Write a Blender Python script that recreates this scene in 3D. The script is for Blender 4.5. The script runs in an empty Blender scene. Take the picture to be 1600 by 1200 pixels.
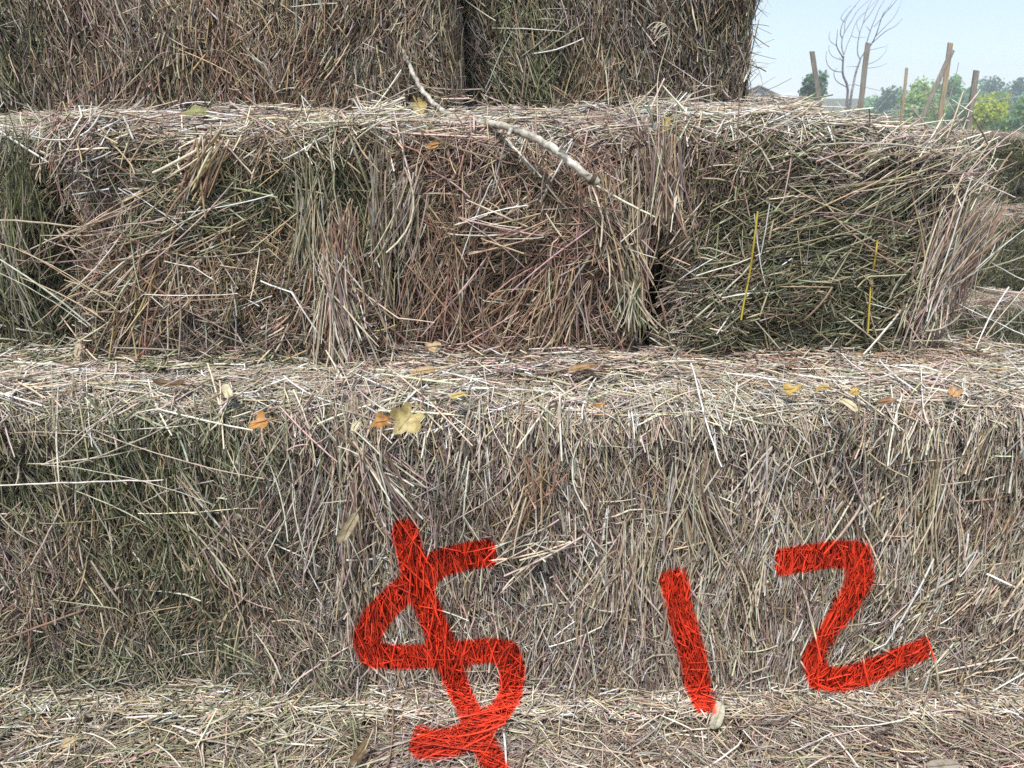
import bpy, math, random
import numpy as np

# ------------------------------------------------------------------ basics
SC = bpy.context.scene
COL = SC.collection
rng = np.random.default_rng(7)
random.seed(7)
EYE = 1.262                      # camera height above the ground
PITCH = math.radians(21.04)
FPX = 1170.0                     # focal length, in pixels of the 1600 wide photo

def ray(px, py):
    a = (px - 800) / FPX; b = (600 - py) / FPX
    f = np.array([0, math.cos(PITCH), -math.sin(PITCH)])
    u = np.array([0, math.sin(PITCH), math.cos(PITCH)])
    return f + u * b + np.array([1.0, 0, 0]) * a
def at_y(px, py, Y):
    d = ray(px, py); p = d * (Y / d[1]); return np.array([p[0], p[1], p[2] + EYE])
def at_z(px, py, z):             # z relative to the eye
    d = ray(px, py); p = d * (z / d[2]); return np.array([p[0], p[1], p[2] + EYE])

def norm(v):
    return v / np.maximum(np.linalg.norm(v, axis=-1, keepdims=True), 1e-9)

TBL = np.random.default_rng(99).random(65536) * 2 - 1
def vnoise(p, scale, seed=0):
    q = np.asarray(p) * scale
    i = np.floor(q).astype(np.int64); f = q - i
    f = f * f * (3 - 2 * f)
    out = np.zeros(len(q))
    for dx in (0, 1):
        for dy in (0, 1):
            for dz in (0, 1):
                h = ((i[:, 0] + dx) * 73856093) ^ ((i[:, 1] + dy) * 19349663) ^ ((i[:, 2] + dz) * 83492791) ^ (seed * 2654435761)
                h = (h ^ (h >> 13)) & 65535
                w = (f[:, 0] if dx else 1 - f[:, 0]) * (f[:, 1] if dy else 1 - f[:, 1]) * (f[:, 2] if dz else 1 - f[:, 2])
                out += w * TBL[h]
    return out

# ------------------------------------------------------------------ tagging
def tag(o, label=None, cat=None, group=None, kind=None):
    if label: o['label'] = label
    if cat: o['category'] = cat
    if group: o['group'] = group
    if kind: o['kind'] = kind
    return o
def empty(name, loc=(0, 0, 0)):
    o = bpy.data.objects.new(name, None); COL.objects.link(o); o.location = loc
    o.empty_display_size = 0.1
    return o
def link(name, me, parent=None):
    o = bpy.data.objects.new(name, me); COL.objects.link(o)
    if parent is not None:
        o.parent = parent
        o.matrix_parent_inverse.identity()
        o.location = -parent.location
    return o

class Acc:                       # collects quads / tris of ONE mesh
    def __init__(s): s.v = []; s.q = []; s.c = []; s.m = []; s.n = 0
    def add(s, v, q, c, mat=0):
        v = np.asarray(v, float); q = np.asarray(q, np.int64)
        c = np.asarray(c, float)
        if c.ndim == 1: c = np.tile(c, (len(v), 1))
        s.v.append(v); s.q.append(q + s.n); s.c.append(c); s.m.append(np.full(len(q), mat)); s.n += len(v)
    def build(s, name, mats, parent=None, smooth=True, paint=False):
        V = np.concatenate(s.v); Q = np.concatenate(s.q); C = np.concatenate(s.c); M = np.concatenate(s.m)
        me = bpy.data.meshes.new(name)
        me.vertices.add(len(V)); me.vertices.foreach_set('co', V.astype(np.float32).ravel())
        me.loops.add(Q.size); me.loops.foreach_set('vertex_index', Q.astype(np.int32).ravel())
        me.polygons.add(len(Q)); me.polygons.foreach_set('loop_start', (np.arange(len(Q)) * 4).astype(np.int32))
        me.polygons.foreach_set('material_index', M.astype(np.int32))
        me.polygons.foreach_set('use_smooth', np.full(len(Q), smooth))
        a = me.attributes.new('Col', 'FLOAT_COLOR', 'POINT')
        a.data.foreach_set('color', np.concatenate([C, np.ones((len(C), 1))], 1).astype(np.float32).ravel())
        if paint:
            a = me.attributes.new('paint', 'FLOAT', 'POINT')
            a.data.foreach_set('value', paint_dist(V).astype(np.float32))
        for m in (mats if isinstance(mats, (list, tuple)) else [mats]): me.materials.append(m)
        me.update(calc_edges=True)
        return link(name, me, parent)

# ------------------------------------------------------------------ materials
def new_mat(name):
    m = bpy.data.materials.new(name); m.use_nodes = True
    nt = m.node_tree
    return m, nt, nt.nodes['Principled BSDF']
def N(nt, t, **kw):
    n = nt.nodes.new(t)
    for k, v in kw.items(): setattr(n, k, v)
    return n
def mixc(nt, mode, f, a, b):
    n = N(nt, 'ShaderNodeMix', data_type='RGBA', blend_type=mode)
    for sock, v in ((n.inputs['Factor'], f), (n.inputs['A'], a), (n.inputs['B'], b)):
        if isinstance(v, bpy.types.NodeSocket): nt.links.new(v, sock)
        elif isinstance(v, (int, float)): sock.default_value = v
        else: sock.default_value = (*v, 1)
    return n.outputs['Result']
def noise(nt, scale, detail=3, rough=0.6, vec=None):
    n = N(nt, 'ShaderNodeTexNoise'); n.inputs['Scale'].default_value = scale
    n.inputs['Detail'].default_value = detail; n.inputs['Roughness'].default_value = rough
    if vec is None:
        tc = N(nt, 'ShaderNodeTexCoord'); vec = tc.outputs['Object']
    nt.links.new(vec, n.inputs['Vector'])
    return n.outputs['Fac']
def ramp(nt, fac, stops):
    r = N(nt, 'ShaderNodeValToRGB'); e = r.color_ramp.elements
    while len(e) < len(stops): e.new(0.5)
    for el, (p, c) in zip(e, stops): el.position = p; el.color = (*c, 1)
    nt.links.new(fac, r.inputs['Fac']); return r.outputs['Color']
def col_attr(nt):
    a = N(nt, 'ShaderNodeAttribute', attribute_name='Col'); return a.outputs['Color']

def straw_mat(name, painted=False, rough=0.62):
    m, nt, b = new_mat(name)
    c = col_attr(nt)
    f = noise(nt, 140, 2, 0.6)
    c = mixc(nt, 'MULTIPLY', 1.0, c, ramp(nt, f, [(0.3, (0.72, 0.68, 0.62)), (0.62, (1.08, 1.06, 1.04))]))
    if painted:
        pa = N(nt, 'ShaderNodeAttribute', attribute_name='paint')
        rg = noise(nt, 320, 2, 0.6)
        ma = N(nt, 'ShaderNodeMath', operation='MULTIPLY_ADD'); nt.links.new(rg, ma.inputs[0])
        ma.inputs[1].default_value = 0.0045; nt.links.new(pa.outputs['Fac'], ma.inputs[2])
        mr = N(nt, 'ShaderNodeMapRange', interpolation_type='SMOOTHSTEP')
        nt.links.new(ma.outputs[0], mr.inputs['Value'])
        mr.inputs['From Min'].default_value = 0.0178; mr.inputs['From Max'].default_value = 0.0236
        mr.inputs['To Min'].default_value = 1; mr.inputs['To Max'].default_value = 0
        bw = N(nt, 'ShaderNodeRGBToBW'); nt.links.new(c, bw.inputs[0])
        lum = N(nt, 'ShaderNodeMapRange'); nt.links.new(bw.outputs[0], lum.inputs['Value'])
        lum.inputs['From Min'].default_value = 0.02; lum.inputs['From Max'].default_value = 0.40
        lum.inputs['To Min'].default_value = 0.13; lum.inputs['To Max'].default_value = 1.0
        red = mixc(nt, 'MULTIPLY', 1.0, (0.80, 0.050, 0.014), lum.outputs[0])
        c = mixc(nt, 'MIX', mr.outputs[0], c, red)
    nt.links.new(c, b.inputs['Base Color'])
    b.inputs['Roughness'].default_value = rough
    b.inputs['Specular IOR Level'].default_value = 0.35
    return m

def core_mat():
    m, nt, b = new_mat('packed_hay')
    c = col_attr(nt)
    f = noise(nt, 190, 4, 0.7)
    c = mixc(nt, 'MULTIPLY', 1.0, c, ramp(nt, f, [(0.3, (0.45, 0.42, 0.38)), (0.7, (1.3, 1.25, 1.15))]))
    nt.links.new(c, b.inputs['Base Color']); b.inputs['Roughness'].default_value = 0.9
    bp = N(nt, 'ShaderNodeBump'); bp.inputs['Strength'].default_value = 0.9; bp.inputs['Distance'].default_value = 0.01
    nt.links.new(f, bp.inputs['Height']); nt.links.new(bp.outputs[0], b.inputs['Normal'])
    return m

def plain_mat(name, col, rough=0.7, nscale=30, var=0.35, spec=0.3, stretch=None, use_col=False):
    m, nt, b = new_mat(name)
    tc = N(nt, 'ShaderNodeTexCoord'); vec = tc.outputs['Object']
    if stretch:
        mp = N(nt, 'ShaderNodeMapping'); mp.inputs['Scale'].default_value = stretch
        nt.links.new(vec, mp.inputs['Vector']); vec = mp.outputs[0]
    f = noise(nt, nscale, 4, 0.65, vec)
    lo = (1 - var,) * 3; hi = (1 + var * 0.5,) * 3
    base = col_attr(nt) if use_col else col
    c = mixc(nt, 'MULTIPLY', 1.0, base, ramp(nt, f, [(0.3, lo), (0.7, hi)]))
    nt.links.new(c, b.inputs['Base Color'])
    b.inputs['Roughness'].default_value = rough; b.inputs['Specular IOR Level'].default_value = spec
    bp = N(nt, 'ShaderNodeBump'); bp.inputs['Strength'].default_value = 0.3; bp.inputs['Distance'].default_value = 0.004
    nt.links.new(f, bp.inputs['Height']); nt.links.new(bp.outputs[0], b.inputs['Normal'])
    return m

M_STRAW = straw_mat('straw')
M_PSTRAW = straw_mat('straw_with_red_paint', painted=True)
M_CORE = core_mat()
M_BARK = None

# ------------------------------------------------------------------ the red price, as sprayed strokes
Y1 = 0.837                       # front of the lower full row of bales
Z0 = -0.802                      # top of the lowest row (relative to the eye)
SPRAY = 0.69
STROKES = [
    [(630, 812), (649, 902), (684, 990), (716, 1077), (751, 1151), (776, 1206), (800, 1260)],
    [(773, 863), (730, 869), (688, 880), (655, 905), (620, 932), (588, 966), (573, 997), (582, 1024), (625, 1027), (670, 1025),
     (716, 1021), (765, 1016), (793, 1020), (801, 1047), (798, 1084), (779, 1115), (744, 1140), (709, 1157), (672, 1161), (645, 1153)],
    [(1048, 890), (1060, 950), (1079, 1025), (1101, 1107)],
    [(1206, 880), (1250, 873), (1300, 866), (1338, 867), (1340, 906), (1320, 948), (1290, 995), (1272, 1028), (1278, 1060), (1305, 1063),
     (1335, 1058), (1375, 1041), (1415, 1023), (1452, 1009)],
]
def spray_xt(p):                 # face coordinates along the direction the paint was sprayed
    return np.stack([p[..., 0], 0.853 * ((p[..., 2] - EYE) + SPRAY * (p[..., 1] - Y1))], -1)
SEGS = []
for st in STROKES:
    q = []
    for (px, py) in st:
        p = at_y(px, py, Y1)
        if p[2] - EYE < Z0: p = at_z(px, py, Z0)
        q.append(spray_xt(p))
    for i in range(len(q) - 1):
        SEGS.append((q[i], q[i + 1], 7.0 if i == 0 else 0.0, 7.0 if i == len(q) - 2 else 0.0))
def paint_dist(V):
    x = spray_xt(V); d = np.full(len(V), 9.0)
    for a, b, k0, k1 in SEGS:
        ba = b - a; L = np.linalg.norm(ba); pa = x - a
        t = (pa @ ba) / L
        h = np.clip(t, 0, L)
        dd = np.linalg.norm(pa - h[:, None] * (ba / L), axis=1) + k0 * np.maximum(-t, 0) + k1 * np.maximum(t - L, 0)
        d = np.minimum(d, dd)
    d = d + 0.0032 * np.clip((Z0 + 0.03 - (V[:, 2] - EYE)) / 0.02, 0, 1)
    d = np.where(np.abs(V[:, 1] - Y1) > 0.3, 9.0, d)
    return d

# ------------------------------------------------------------------ straw geometry
def add_straws(acc, P, D, Nn, L, W, TH, col, segs, sides, bend=0.05, kink=0.0, curl=None, mat=0, tip=0.55):
    n = len(P)
    if n == 0: return
    W = W * 0.87; TH = TH * 0.87
    B = norm(np.cross(Nn, D))
    t = np.linspace(0, 1, segs + 1)
    hv = bend * (1 + 2.6 * (rng.random(n) < 0.14)); bn = rng.normal(0, 1, n) * hv; bb = rng.normal(0, 1, n) * hv
    s = (t[None, :] - 0.5) * L[:, None]
    q = ((2 * t - 1) ** 2 - 0.33)[None, :]
    pts = P[:, None, :] + D[:, None, :] * s[..., None] + (Nn * (bn * L)[:, None] + B * (bb * L)[:, None])[:, None, :] * q[..., None]
    if kink > 0 and segs > 1:
        on = rng.random(n) < kink
        tk = rng.choice(t[1:-1], n); an = rng.normal(0, 0.50, n) * on; am = rng.normal(0, 0.10, n) * on
        ext = np.maximum(t[None, :] - tk[:, None], 0) * L[:, None]
        pts += (B * an[:, None] + Nn * am[:, None])[:, None, :] * ext[..., None]
    if segs > 2:
        w = rng.normal(0, 0.004, (n, segs + 1)) * L[:, None]
        pts += B[:, None, :] * w[..., None] * 0.6
    T = norm(np.gradient(pts, axis=1)) if segs > 1 else np.repeat(norm(pts[:, 1] - pts[:, 0])[:, None, :], 2, 1)
    roll = rng.uniform(0, 2 * np.pi, n)
    R = Nn * np.cos(roll)[:, None] + B * np.sin(roll)[:, None]
    U = norm(np.cross(T, R[:, None, :])); Vv = np.cross(T, U)
    tw = rng.uniform(tip, 1.0, (n, 2))
    tap = 1 - (1 - tw[:, :1]) * np.clip(1 - t / 0.3, 0, 1)[None, :] - (1 - tw[:, 1:]) * np.clip((t - 0.7) / 0.3, 0, 1)[None, :]
    ang = np.arange(sides) * 2 * np.pi / sides
    ring = (pts[:, :, None, :] + U[:, :, None, :] * (np.cos(ang)[None, None, :, None] * (W[:, None] * tap / 2)[:, :, None, None])
            + Vv[:, :, None, :] * (np.sin(ang)[None, None, :, None] * (TH[:, None] * tap / 2)[:, :, None, None]))
    V = ring.reshape(-1, 3)
    k = np.arange(sides); k2 = (k + 1) % sides
    j = np.arange(segs)[:, None]
    f1 = np.stack([j * sides + k, j * sides + k2, (j + 1) * sides + k2, (j + 1) * sides + k], -1).reshape(-1, 4)
    Q = (f1[None] + (np.arange(n) * (segs + 1) * sides)[:, None, None]).reshape(-1, 4)
    acc.add(V, Q, np.repeat(col, (segs + 1) * sides, 0), mat)

# hay colours (linear albedo)
PAL = {
    'cream': (0.70, 0.63, 0.50), 'straw': (0.58, 0.50, 0.35), 'pale': (0.50, 0.46, 0.36), 'tan': (0.42, 0.33, 0.20),
    'ochre': (0.46, 0.34, 0.15), 'brown': (0.21, 0.15, 0.095), 'rust': (0.37, 0.215, 0.150), 'pink': (0.47, 0.345, 0.305),
    'purple': (0.235, 0.165, 0.150), 'olive': (0.25, 0.25, 0.135), 'sage': (0.33, 0.345, 0.225), 'green': (0.165, 0.195, 0.085),
    'dark': (0.085, 0.075, 0.05), 'grey': (0.36, 0.34, 0.29),
}
KEYS = list(PAL); PALA = np.array([PAL[k] for k in KEYS]); PALA = PALA * 0.86 + PALA.mean(1, keepdims=True) * 0.14; PALA = PALA * np.array([[1.02, 0.985, 0.99]]); PALA[0] = (0.74, 0.685, 0.60); PAL = {k: tuple(c) for k, c in zip(KEYS, PALA)}
def wvec(d): return np.array([d.get(k, 0.0) for k in KEYS], float) / sum(d.values())
MIX = {
    'beige':  dict(cream=.15, straw=.25, pale=.19, tan=.18, grey=.06, pink=.14, purple=.06, brown=.07, rust=.02),
    'mauve':  dict(cream=.10, straw=.10, pale=.12, tan=.12, pink=.24, purple=.22, brown=.08, grey=.10, sage=.02),
    'green':  dict(sage=.24, olive=.22, green=.07, pale=.16, straw=.10, dark=.02, tan=.10, grey=.07, brown=.04),
    'deep':   dict(green=.36, olive=.24, sage=.10, dark=.24, pale=.03, grey=.03),
    'tan':    dict(tan=.26, straw=.14, ochre=.10, brown=.17, pale=.06, rust=.20, cream=.03, purple=.02, pink=.06),
    'rust':   dict(rust=.36, brown=.18, tan=.18, pink=.16, purple=.06, straw=.06),
    'dusk':   dict(brown=.20, tan=.20, purple=.14, pale=.13, pink=.08, grey=.10, straw=.10, rust=.04, dark=.05),
    'old':    dict(grey=.18, pale=.13, tan=.16, brown=.17, olive=.10, purple=.10, dark=.10, straw=.06),
    'slate':  dict(brown=.20, grey=.20, purple=.16, dark=.20, olive=.10, tan=.08, pale=.06),
    'moss':   dict(olive=.24, green=.20, sage=.18, dark=.14, tan=.12, brown=.08, pale=.04),
    'bleach': dict(cream=.34, straw=.22, pale=.24, grey=.10, pink=.06, sage=.04),
    'stem':  dict(cream=.14, straw=.28, pale=.22, tan=.16, pink=.12, grey=.08),
    'stemg':  dict(straw=.12, pale=.22, sage=.34, olive=.22, tan=.10),
    'foot':  dict(cream=.05, straw=.11, pale=.15, tan=.15, grey=.16, pink=.11, purple=.12, brown=.12, olive=.05),
    'footg':  dict(cream=.07, straw=.14, pale=.15, tan=.10, grey=.10, pink=.05, purple=.05, brown=.08, olive=.14, sage=.14),
    'litter': dict(cream=.26, straw=.24, pale=.18, grey=.08, tan=.10, pink=.08, sage=.06),
    'litterp': dict(cream=.20, straw=.16, pale=.16, pink=.22, purple=.12, tan=.08, grey=.06),
}
MIX = {k: wvec(v) for k, v in MIX.items()}
def pick_colors(w, jit=0.32):
    w = w / w.sum(1, keepdims=True)
    c = np.cumsum(w, 1); r = rng.random(len(w))
    i = np.minimum((r[:, None] > c).sum(1), len(KEYS) - 1)
    col = PALA[i] * np.exp(np.clip(rng.normal(0, jit, (len(w), 1)), -.8, .32)) * np.exp(rng.normal(0, 0.05, (len(w), 3)))
    return np.clip(col, 0.015, 0.74)

def foot(acc, x0, x1, y, z, n, mix, mix2, keep_=None):
    P = np.stack([rng.uniform(x0, x1, n), y - np.abs(rng.normal(0, 0.020, n)) + 0.004, np.zeros(n)], 1)
    dz = (y - P[:, 1]); P[:, 2] = z + EYE + 0.004 + np.abs(rng.normal(0, 0.011, n)) * np.exp(-dz / 0.02)
    P[:, 2] += vnoise(P, 14, 61) * 0.008
    a = rng.uniform(0, 2 * np.pi, n); up = rng.uniform(-0.1, 0.6, n) * np.exp(-dz / 0.03)
    d = norm(np.stack([np.cos(a), np.sin(a) * 0.5, up * rng.uniform(0, 1, n)], 1))
    nn = norm(np.tile([0, -0.7, 0.7], (n, 1)) + rng.normal(0, .2, (n, 3))); nn = norm(nn - d * (nn * d).sum(1, keepdims=True))
    L = np.exp(rng.uniform(math.log(.012), math.log(.075), n)); W = rng.uniform(.0012, .0032, n)
    w = np.where((rng.random(n) < .5)[:, None], MIX[mix][None], MIX[mix2][None])
    add_straws(acc, P, d, nn, L, W, W * rng.uniform(.3, .9, n), pick_colors(w), 4, 4, 0.025, 0.15)

class Bale:
    """One bale: box in eye-relative coordinates, rounded and lumpy."""
    def __init__(s, x, y, z, r=0.045, seed=1, bump=0.014, side='beige', top='bleach', patches=(), mu=0.0, sig=22, swirl=30, dens=1.0,
                 faces=('front', 'top'), painted=False, mids=1.0, longs=1.0, tlongs=1.0, sag=None, rx=0.02, rx2=0.02, stems=None):
        s.rx = rx; s.rx2 = rx2; s.stems = stems
        s.sag = sag; s.hide = None
        s.lo = np.array([x[0], y[0], z[0] + EYE]); s.hi = np.array([x[1], y[1], z[1] + EYE]); s.r = r; s.seed = seed; s.bump = bump
        s.side = side; s.top = top; s.patches = patches; s.mu = mu; s.sig = sig; s.swirl = swirl; s.dens = dens; s.faces = faces
        s.painted = painted; s.mids = mids; s.longs = longs; s.tlongs = tlongs
    def wrap(s, p, off=0.0):
        rlo = np.array([s.rx, s.r, min(s.r, 0.018)]); rhi = np.array([s.rx2, s.r, s.r])
        c = np.clip(p, s.lo + rlo, s.hi - rhi); d = p - c
        rv = np.where(d < 0, rlo, rhi); e = norm(d / rv)
        n = norm(e / rv); q = c + e * rv
        b = vnoise(q, 9, s.seed) * s.bump + vnoise(q, 24, s.seed + 5) * s.bump * 0.6
        q = q + n * (b + off)[:, None]
        if s.sag:
            q[:, 2] -= s.sag[2] * np.clip((q[:, 0] - s.sag[0]) / (s.sag[1] - s.sag[0]), 0, 1.1) ** 2 * np.clip((q[:, 2] - s.lo[2]) / (s.hi[2] - s.lo[2]), 0, 1)
        return q, n
    def sample(s, face, n):
        u = rng.random(n); v = rng.random(n)
        p = np.zeros((n, 3)); lo, hi = s.lo, s.hi
        ax = {'front': (0, 2, 1, 0), 'back': (0, 2, 1, 1), 'top': (0, 1, 2, 1), 'right': (1, 2, 0, 1), 'left': (1, 2, 0, 0)}[face]
        p[:, ax[0]] = lo[ax[0]] + u * (hi - lo)[ax[0]]; p[:, ax[1]] = lo[ax[1]] + v * (hi - lo)[ax[1]]
        p[:, ax[2]] = hi[ax[2]] if ax[3] else lo[ax[2]]
        return p
    def area(s, face):
        d = s.hi - s.lo
        return {'front': d[0] * d[2], 'back': d[0] * d[2], 'top': d[0] * d[1], 'right': d[1] * d[2], 'left': d[1] * d[2]}[face]
    def frame(s, n):
        X = np.array([1.0, 0, 0])
        ref = np.where((np.abs(n[:, 0]) > 0.75)[:, None], np.array([0, 1.0, 0])[None] * np.sign(n[:, :1]), X[None])
        u = norm(ref - n * (n * ref).sum(1, keepdims=True))
        return u, np.cross(n, u)
    def weights(s, q, n):
        up = np.clip((n[:, 2] - 0.45) / 0.4, 0, 1)[:, None]
        w = MIX[s.side][None] * (1 - up) + MIX[s.top][None] * up
        mu = np.full(len(q), float(s.mu)); sg = np.full(len(q), float(s.sig))
        for (px, pz, rx, rz, mx, pm, ps) in s.patches:
            g = np.exp(-(((q[:, 0] - px) / rx) ** 2 + ((q[:, 2] - EYE - pz) / rz) ** 2) ** 1.5)
            g = g * (1 - up[:, 0] * 0.7)
            w = w * (1 - g[:, None]) + MIX[mx][None] * g[:, None]
            if pm is not None: mu = mu * (1 - g) + pm * g; sg = sg * (1 - g) + ps * g
        # clumps: neighbouring stalks share a tint
        e = np.stack([vnoise(q, 16, 40 + k) for k in range(4)], 1)
        K = np.array([[KEYS.index(k) in a for k in KEYS] for a in
                      [[KEYS.index(x) for x in g] for g in (('cream', 'straw', 'pale'), ('purple', 'pink', 'rust'), ('olive', 'sage', 'green'), ('tan', 'ochre', 'brown'))]], float)
        w = w * np.exp(1.1 * e @ K)
        return w, up[:, 0], mu, sg
    def dirs(s, q, n, up, mu, sg, spread=1.0, tilt=7):
        u, v = s.frame(n)
        m = len(q)
        a = mu + vnoise(q, 7, s.seed + 11) * s.swirl + vnoise(q, 19, s.seed + 12) * s.swirl * 0.6 + rng.normal(0, 1, m) * sg * spread
        atop = 90 + rng.normal(0, 48, m) + vnoise(q, 8, s.seed + 13) * 30
        a = np.where(rng.random(m) < np.clip(up * 1.6, 0, 1), atop, a)
        stray = rng.random(m) < 0.09
        a = np.where(stray, rng.uniform(0, 180, m), a)
        a = np.radians(a); ph = np.radians(rng.normal(0, tilt, m))
        d = (v * np.cos(a)[:, None] + u * np.sin(a)[:, None]) * np.cos(ph)[:, None] + n * np.sin(ph)[:, None]
        return norm(d)
    def keep(s, p):               # thin out what is far outside the frame or buried
        rel = p - np.array([0, 0, EYE])
        zc = rel[:, 1] * math.cos(PITCH) - rel[:, 2] * math.sin(PITCH)
        yc = rel[:, 1] * math.sin(PITCH) + rel[:, 2] * math.cos(PITCH)
        x = np.abs(rel[:, 0]) / np.maximum(zc, 0.05); y = np.abs(yc) / np.maximum(zc, 0.05)
        out = (x > 0.80) | (y > 0.62) | (zc < 0.1)
        return ~out | (rng.random(len(p)) < 0.22)
    def layer(s, acc, face, per_m2, Lr, Wr, segs, sides, off, tilt, spread=1.0, bend=0.05, kink=0.0, flat=(0.35, 0.9), bright=None, tone=1.0):
        n = int(per_m2 * s.area(face) * s.dens)
        p = s.sample(face, n); p = p[s.keep(p)]
        if s.hide is not None: p = p[~s.hide(p)]
        n = len(p)
        o = rng.uniform(off[0], off[1], n)
        q, nn = s.wrap(p, o)
        w, up, mu, sg = s.weights(q, nn)
        if bright is not None: w = w * 0.35 + MIX[bright][None] * 0.65
        d = s.dirs(q, nn, up, mu, sg, spread, tilt)
        L = np.exp(rng.uniform(math.log(Lr[0]), math.log(Lr[1]), n)); W = rng.uniform(Wr[0], Wr[1], n)
        TH = W * rng.uniform(flat[0], flat[1], n)
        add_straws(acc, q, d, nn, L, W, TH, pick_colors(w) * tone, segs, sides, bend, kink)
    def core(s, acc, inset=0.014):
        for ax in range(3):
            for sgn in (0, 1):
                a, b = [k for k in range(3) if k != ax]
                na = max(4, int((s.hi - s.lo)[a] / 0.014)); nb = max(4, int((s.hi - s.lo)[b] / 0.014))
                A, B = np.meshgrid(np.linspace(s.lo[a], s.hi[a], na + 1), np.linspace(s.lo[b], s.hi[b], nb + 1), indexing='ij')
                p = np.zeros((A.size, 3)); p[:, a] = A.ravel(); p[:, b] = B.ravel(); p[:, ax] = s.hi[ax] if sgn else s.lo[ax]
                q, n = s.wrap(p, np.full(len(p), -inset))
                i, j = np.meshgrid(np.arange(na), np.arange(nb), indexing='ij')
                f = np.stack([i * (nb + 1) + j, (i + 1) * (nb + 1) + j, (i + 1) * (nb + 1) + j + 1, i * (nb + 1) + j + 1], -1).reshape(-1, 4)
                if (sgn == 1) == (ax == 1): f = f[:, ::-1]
                w, *_ = s.weights(q, n); c = (w / w.sum(1, keepdims=True)) @ PALA * 0.20  # hay colour darkened: shade of the open cavities put into the core
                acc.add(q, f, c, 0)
    def make(s, label, group, hide=None, extra=None):
        s.hide = hide
        base = ((s.lo[0] + s.hi[0]) / 2, (s.lo[1] + s.hi[1]) / 2, s.lo[2])
        root = empty('hay_bale', base); tag(root, label, 'hay bale', group)
        ms = M_PSTRAW if s.painted else M_STRAW
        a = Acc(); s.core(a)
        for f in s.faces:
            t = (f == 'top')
            s.layer(a, f, 72000, (0.007, 0.022), (0.0011, 0.0034), 1, 4, (-0.013, 0.002), 12, 1.5, bend=0, flat=(0.15, 0.6), tone=0.74)  # chaff bits are duller; tone also puts shade between stems into their colour
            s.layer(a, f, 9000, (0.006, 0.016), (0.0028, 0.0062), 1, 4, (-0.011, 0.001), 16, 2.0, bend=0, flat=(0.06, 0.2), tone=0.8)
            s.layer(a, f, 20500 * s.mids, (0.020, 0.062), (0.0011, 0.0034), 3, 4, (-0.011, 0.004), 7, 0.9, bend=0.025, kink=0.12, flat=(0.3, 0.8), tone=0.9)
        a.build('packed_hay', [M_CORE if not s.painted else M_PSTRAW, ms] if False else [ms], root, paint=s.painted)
        b = Acc()
        for f in s.faces:
            t = (f == 'top')
            s.layer(b, f, (3600 * s.tlongs if t else 1900 * s.longs), (0.05, 0.14), (0.0013, 0.0033), 7, 5, (-0.006, 0.005), 3 if t else 6, 1.4, bend=0.030, kink=0.25,
                    bright=(s.top if s.top.startswith('foot') else 'litter') if t else None)
            s.layer(b, f, 4500, (0.03, 0.11), (0.0006, 0.0012), 7, 3, (-0.006, 0.004), 5, 1.6, bend=0.09, kink=0.3)
            s.layer(b, f, (380 * s.tlongs if t else 260 * s.longs), (0.06, 0.16), (0.0016, 0.0038), 10, 6, (0.0, 0.008), 4 if t else 8, 2.2, bend=0.022, kink=0.35, bright='bleach')
        if s.stems:
            s.layer(b, 'front', s.stems[0], (0.035, 0.10), (0.0014, 0.0036), 4, 5, (-0.005, 0.004), 4, 0.65, bend=0.02, kink=0.12, bright=s.stems[1])
        if extra: extra(s, b)
        lo = b.build('loose_straw', [ms], root, paint=s.painted); lo['kind'] = 'stuff'
        return root

def fan(acc, p0, p1, s0, s1, n, Lr, Wr, mix, jit=0.10, depth=0.01, segs=7, off=-0.004, nrm=(0, -1, 0)):
    """Stalks lying between two areas: p0 (tight end, spread s0) and p1 (loose end, spread s1)."""
    p0 = np.asarray(p0, float); p1 = np.asarray(p1, float)
    a = p0 + rng.normal(0, 1, (n, 3)) * np.array([s0, depth, s0]); b = p1 + rng.normal(0, 1, (n, 3)) * np.array([s1, depth, s1])
    d = norm(b - a); d = norm(d + rng.normal(0, 0.10, (n, 3)) * np.array([1, .3, 1])); D_ = np.linalg.norm(b - a, axis=1); L = np.minimum(rng.uniform(Lr[0], Lr[1], n), D_ * 1.1)
    k = rng.random(n); m_ = np.minimum(L / 2 / D_, 0.5); k = (m_ + k * (1 - 2 * m_))[:, None]
    c = a * (1 - k) + b * k + np.array(nrm) * (-off)
    nn = np.tile(np.asarray(nrm, float), (n, 1)); nn = norm(nn - d * (nn * d).sum(1, keepdims=True))
    W = rng.uniform(Wr[0], Wr[1], n)
    add_straws(acc, c, d, nn, L, W, W * rng.uniform(0.4, 0.9, n), pick_colors(np.tile(MIX[mix], (n, 1)), jit), segs, 5, 0.025, 0.10)

# ------------------------------------------------------------------ the stack
Y2, Y3L, Y3R = 1.0, 1.235, 1.345
T1, T2 = -0.351, -0.035
S1 = -0.2155
G0, G1, G2, G3, GF = ('bales of the bottom row', 'bales of the painted row', 'end-on bales of the middle row', 'bales of the top row', 'bales of the stack behind')

def y_hide(lim): return lambda p: p[:, 1] > lim

# bottom row (only its tops show)
for (x0, x1, mx, lab, sd) in ((-0.80, S1 + 0.018, 'green', 'hay bale of the bottom row under the greenish bale, left of the red dollar sign', 3),
                              (S1 + 0.008, 0.318, 'beige', 'hay bale of the bottom row lying under the red dollar sign', 4),
                              (0.312, 0.84, 'beige', 'hay bale of the bottom row at the foot of the red digits one and two', 5)):
    Bale((x0, x1), (0.40, 1.16), (-EYE, Z0), r=0.05, seed=sd, side='green' if mx == 'green' else 'beige', top='foot' if sd != 3 else 'footg', tlongs=0.9,
         mu=0, sig=30, painted=True, faces=('top', 'front'), bump=0.012).make(lab, G0, hide=lambda p: (p[:, 1] > Y1 + 0.03) | ((p[:, 2] < EYE - 0.95)))

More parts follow.
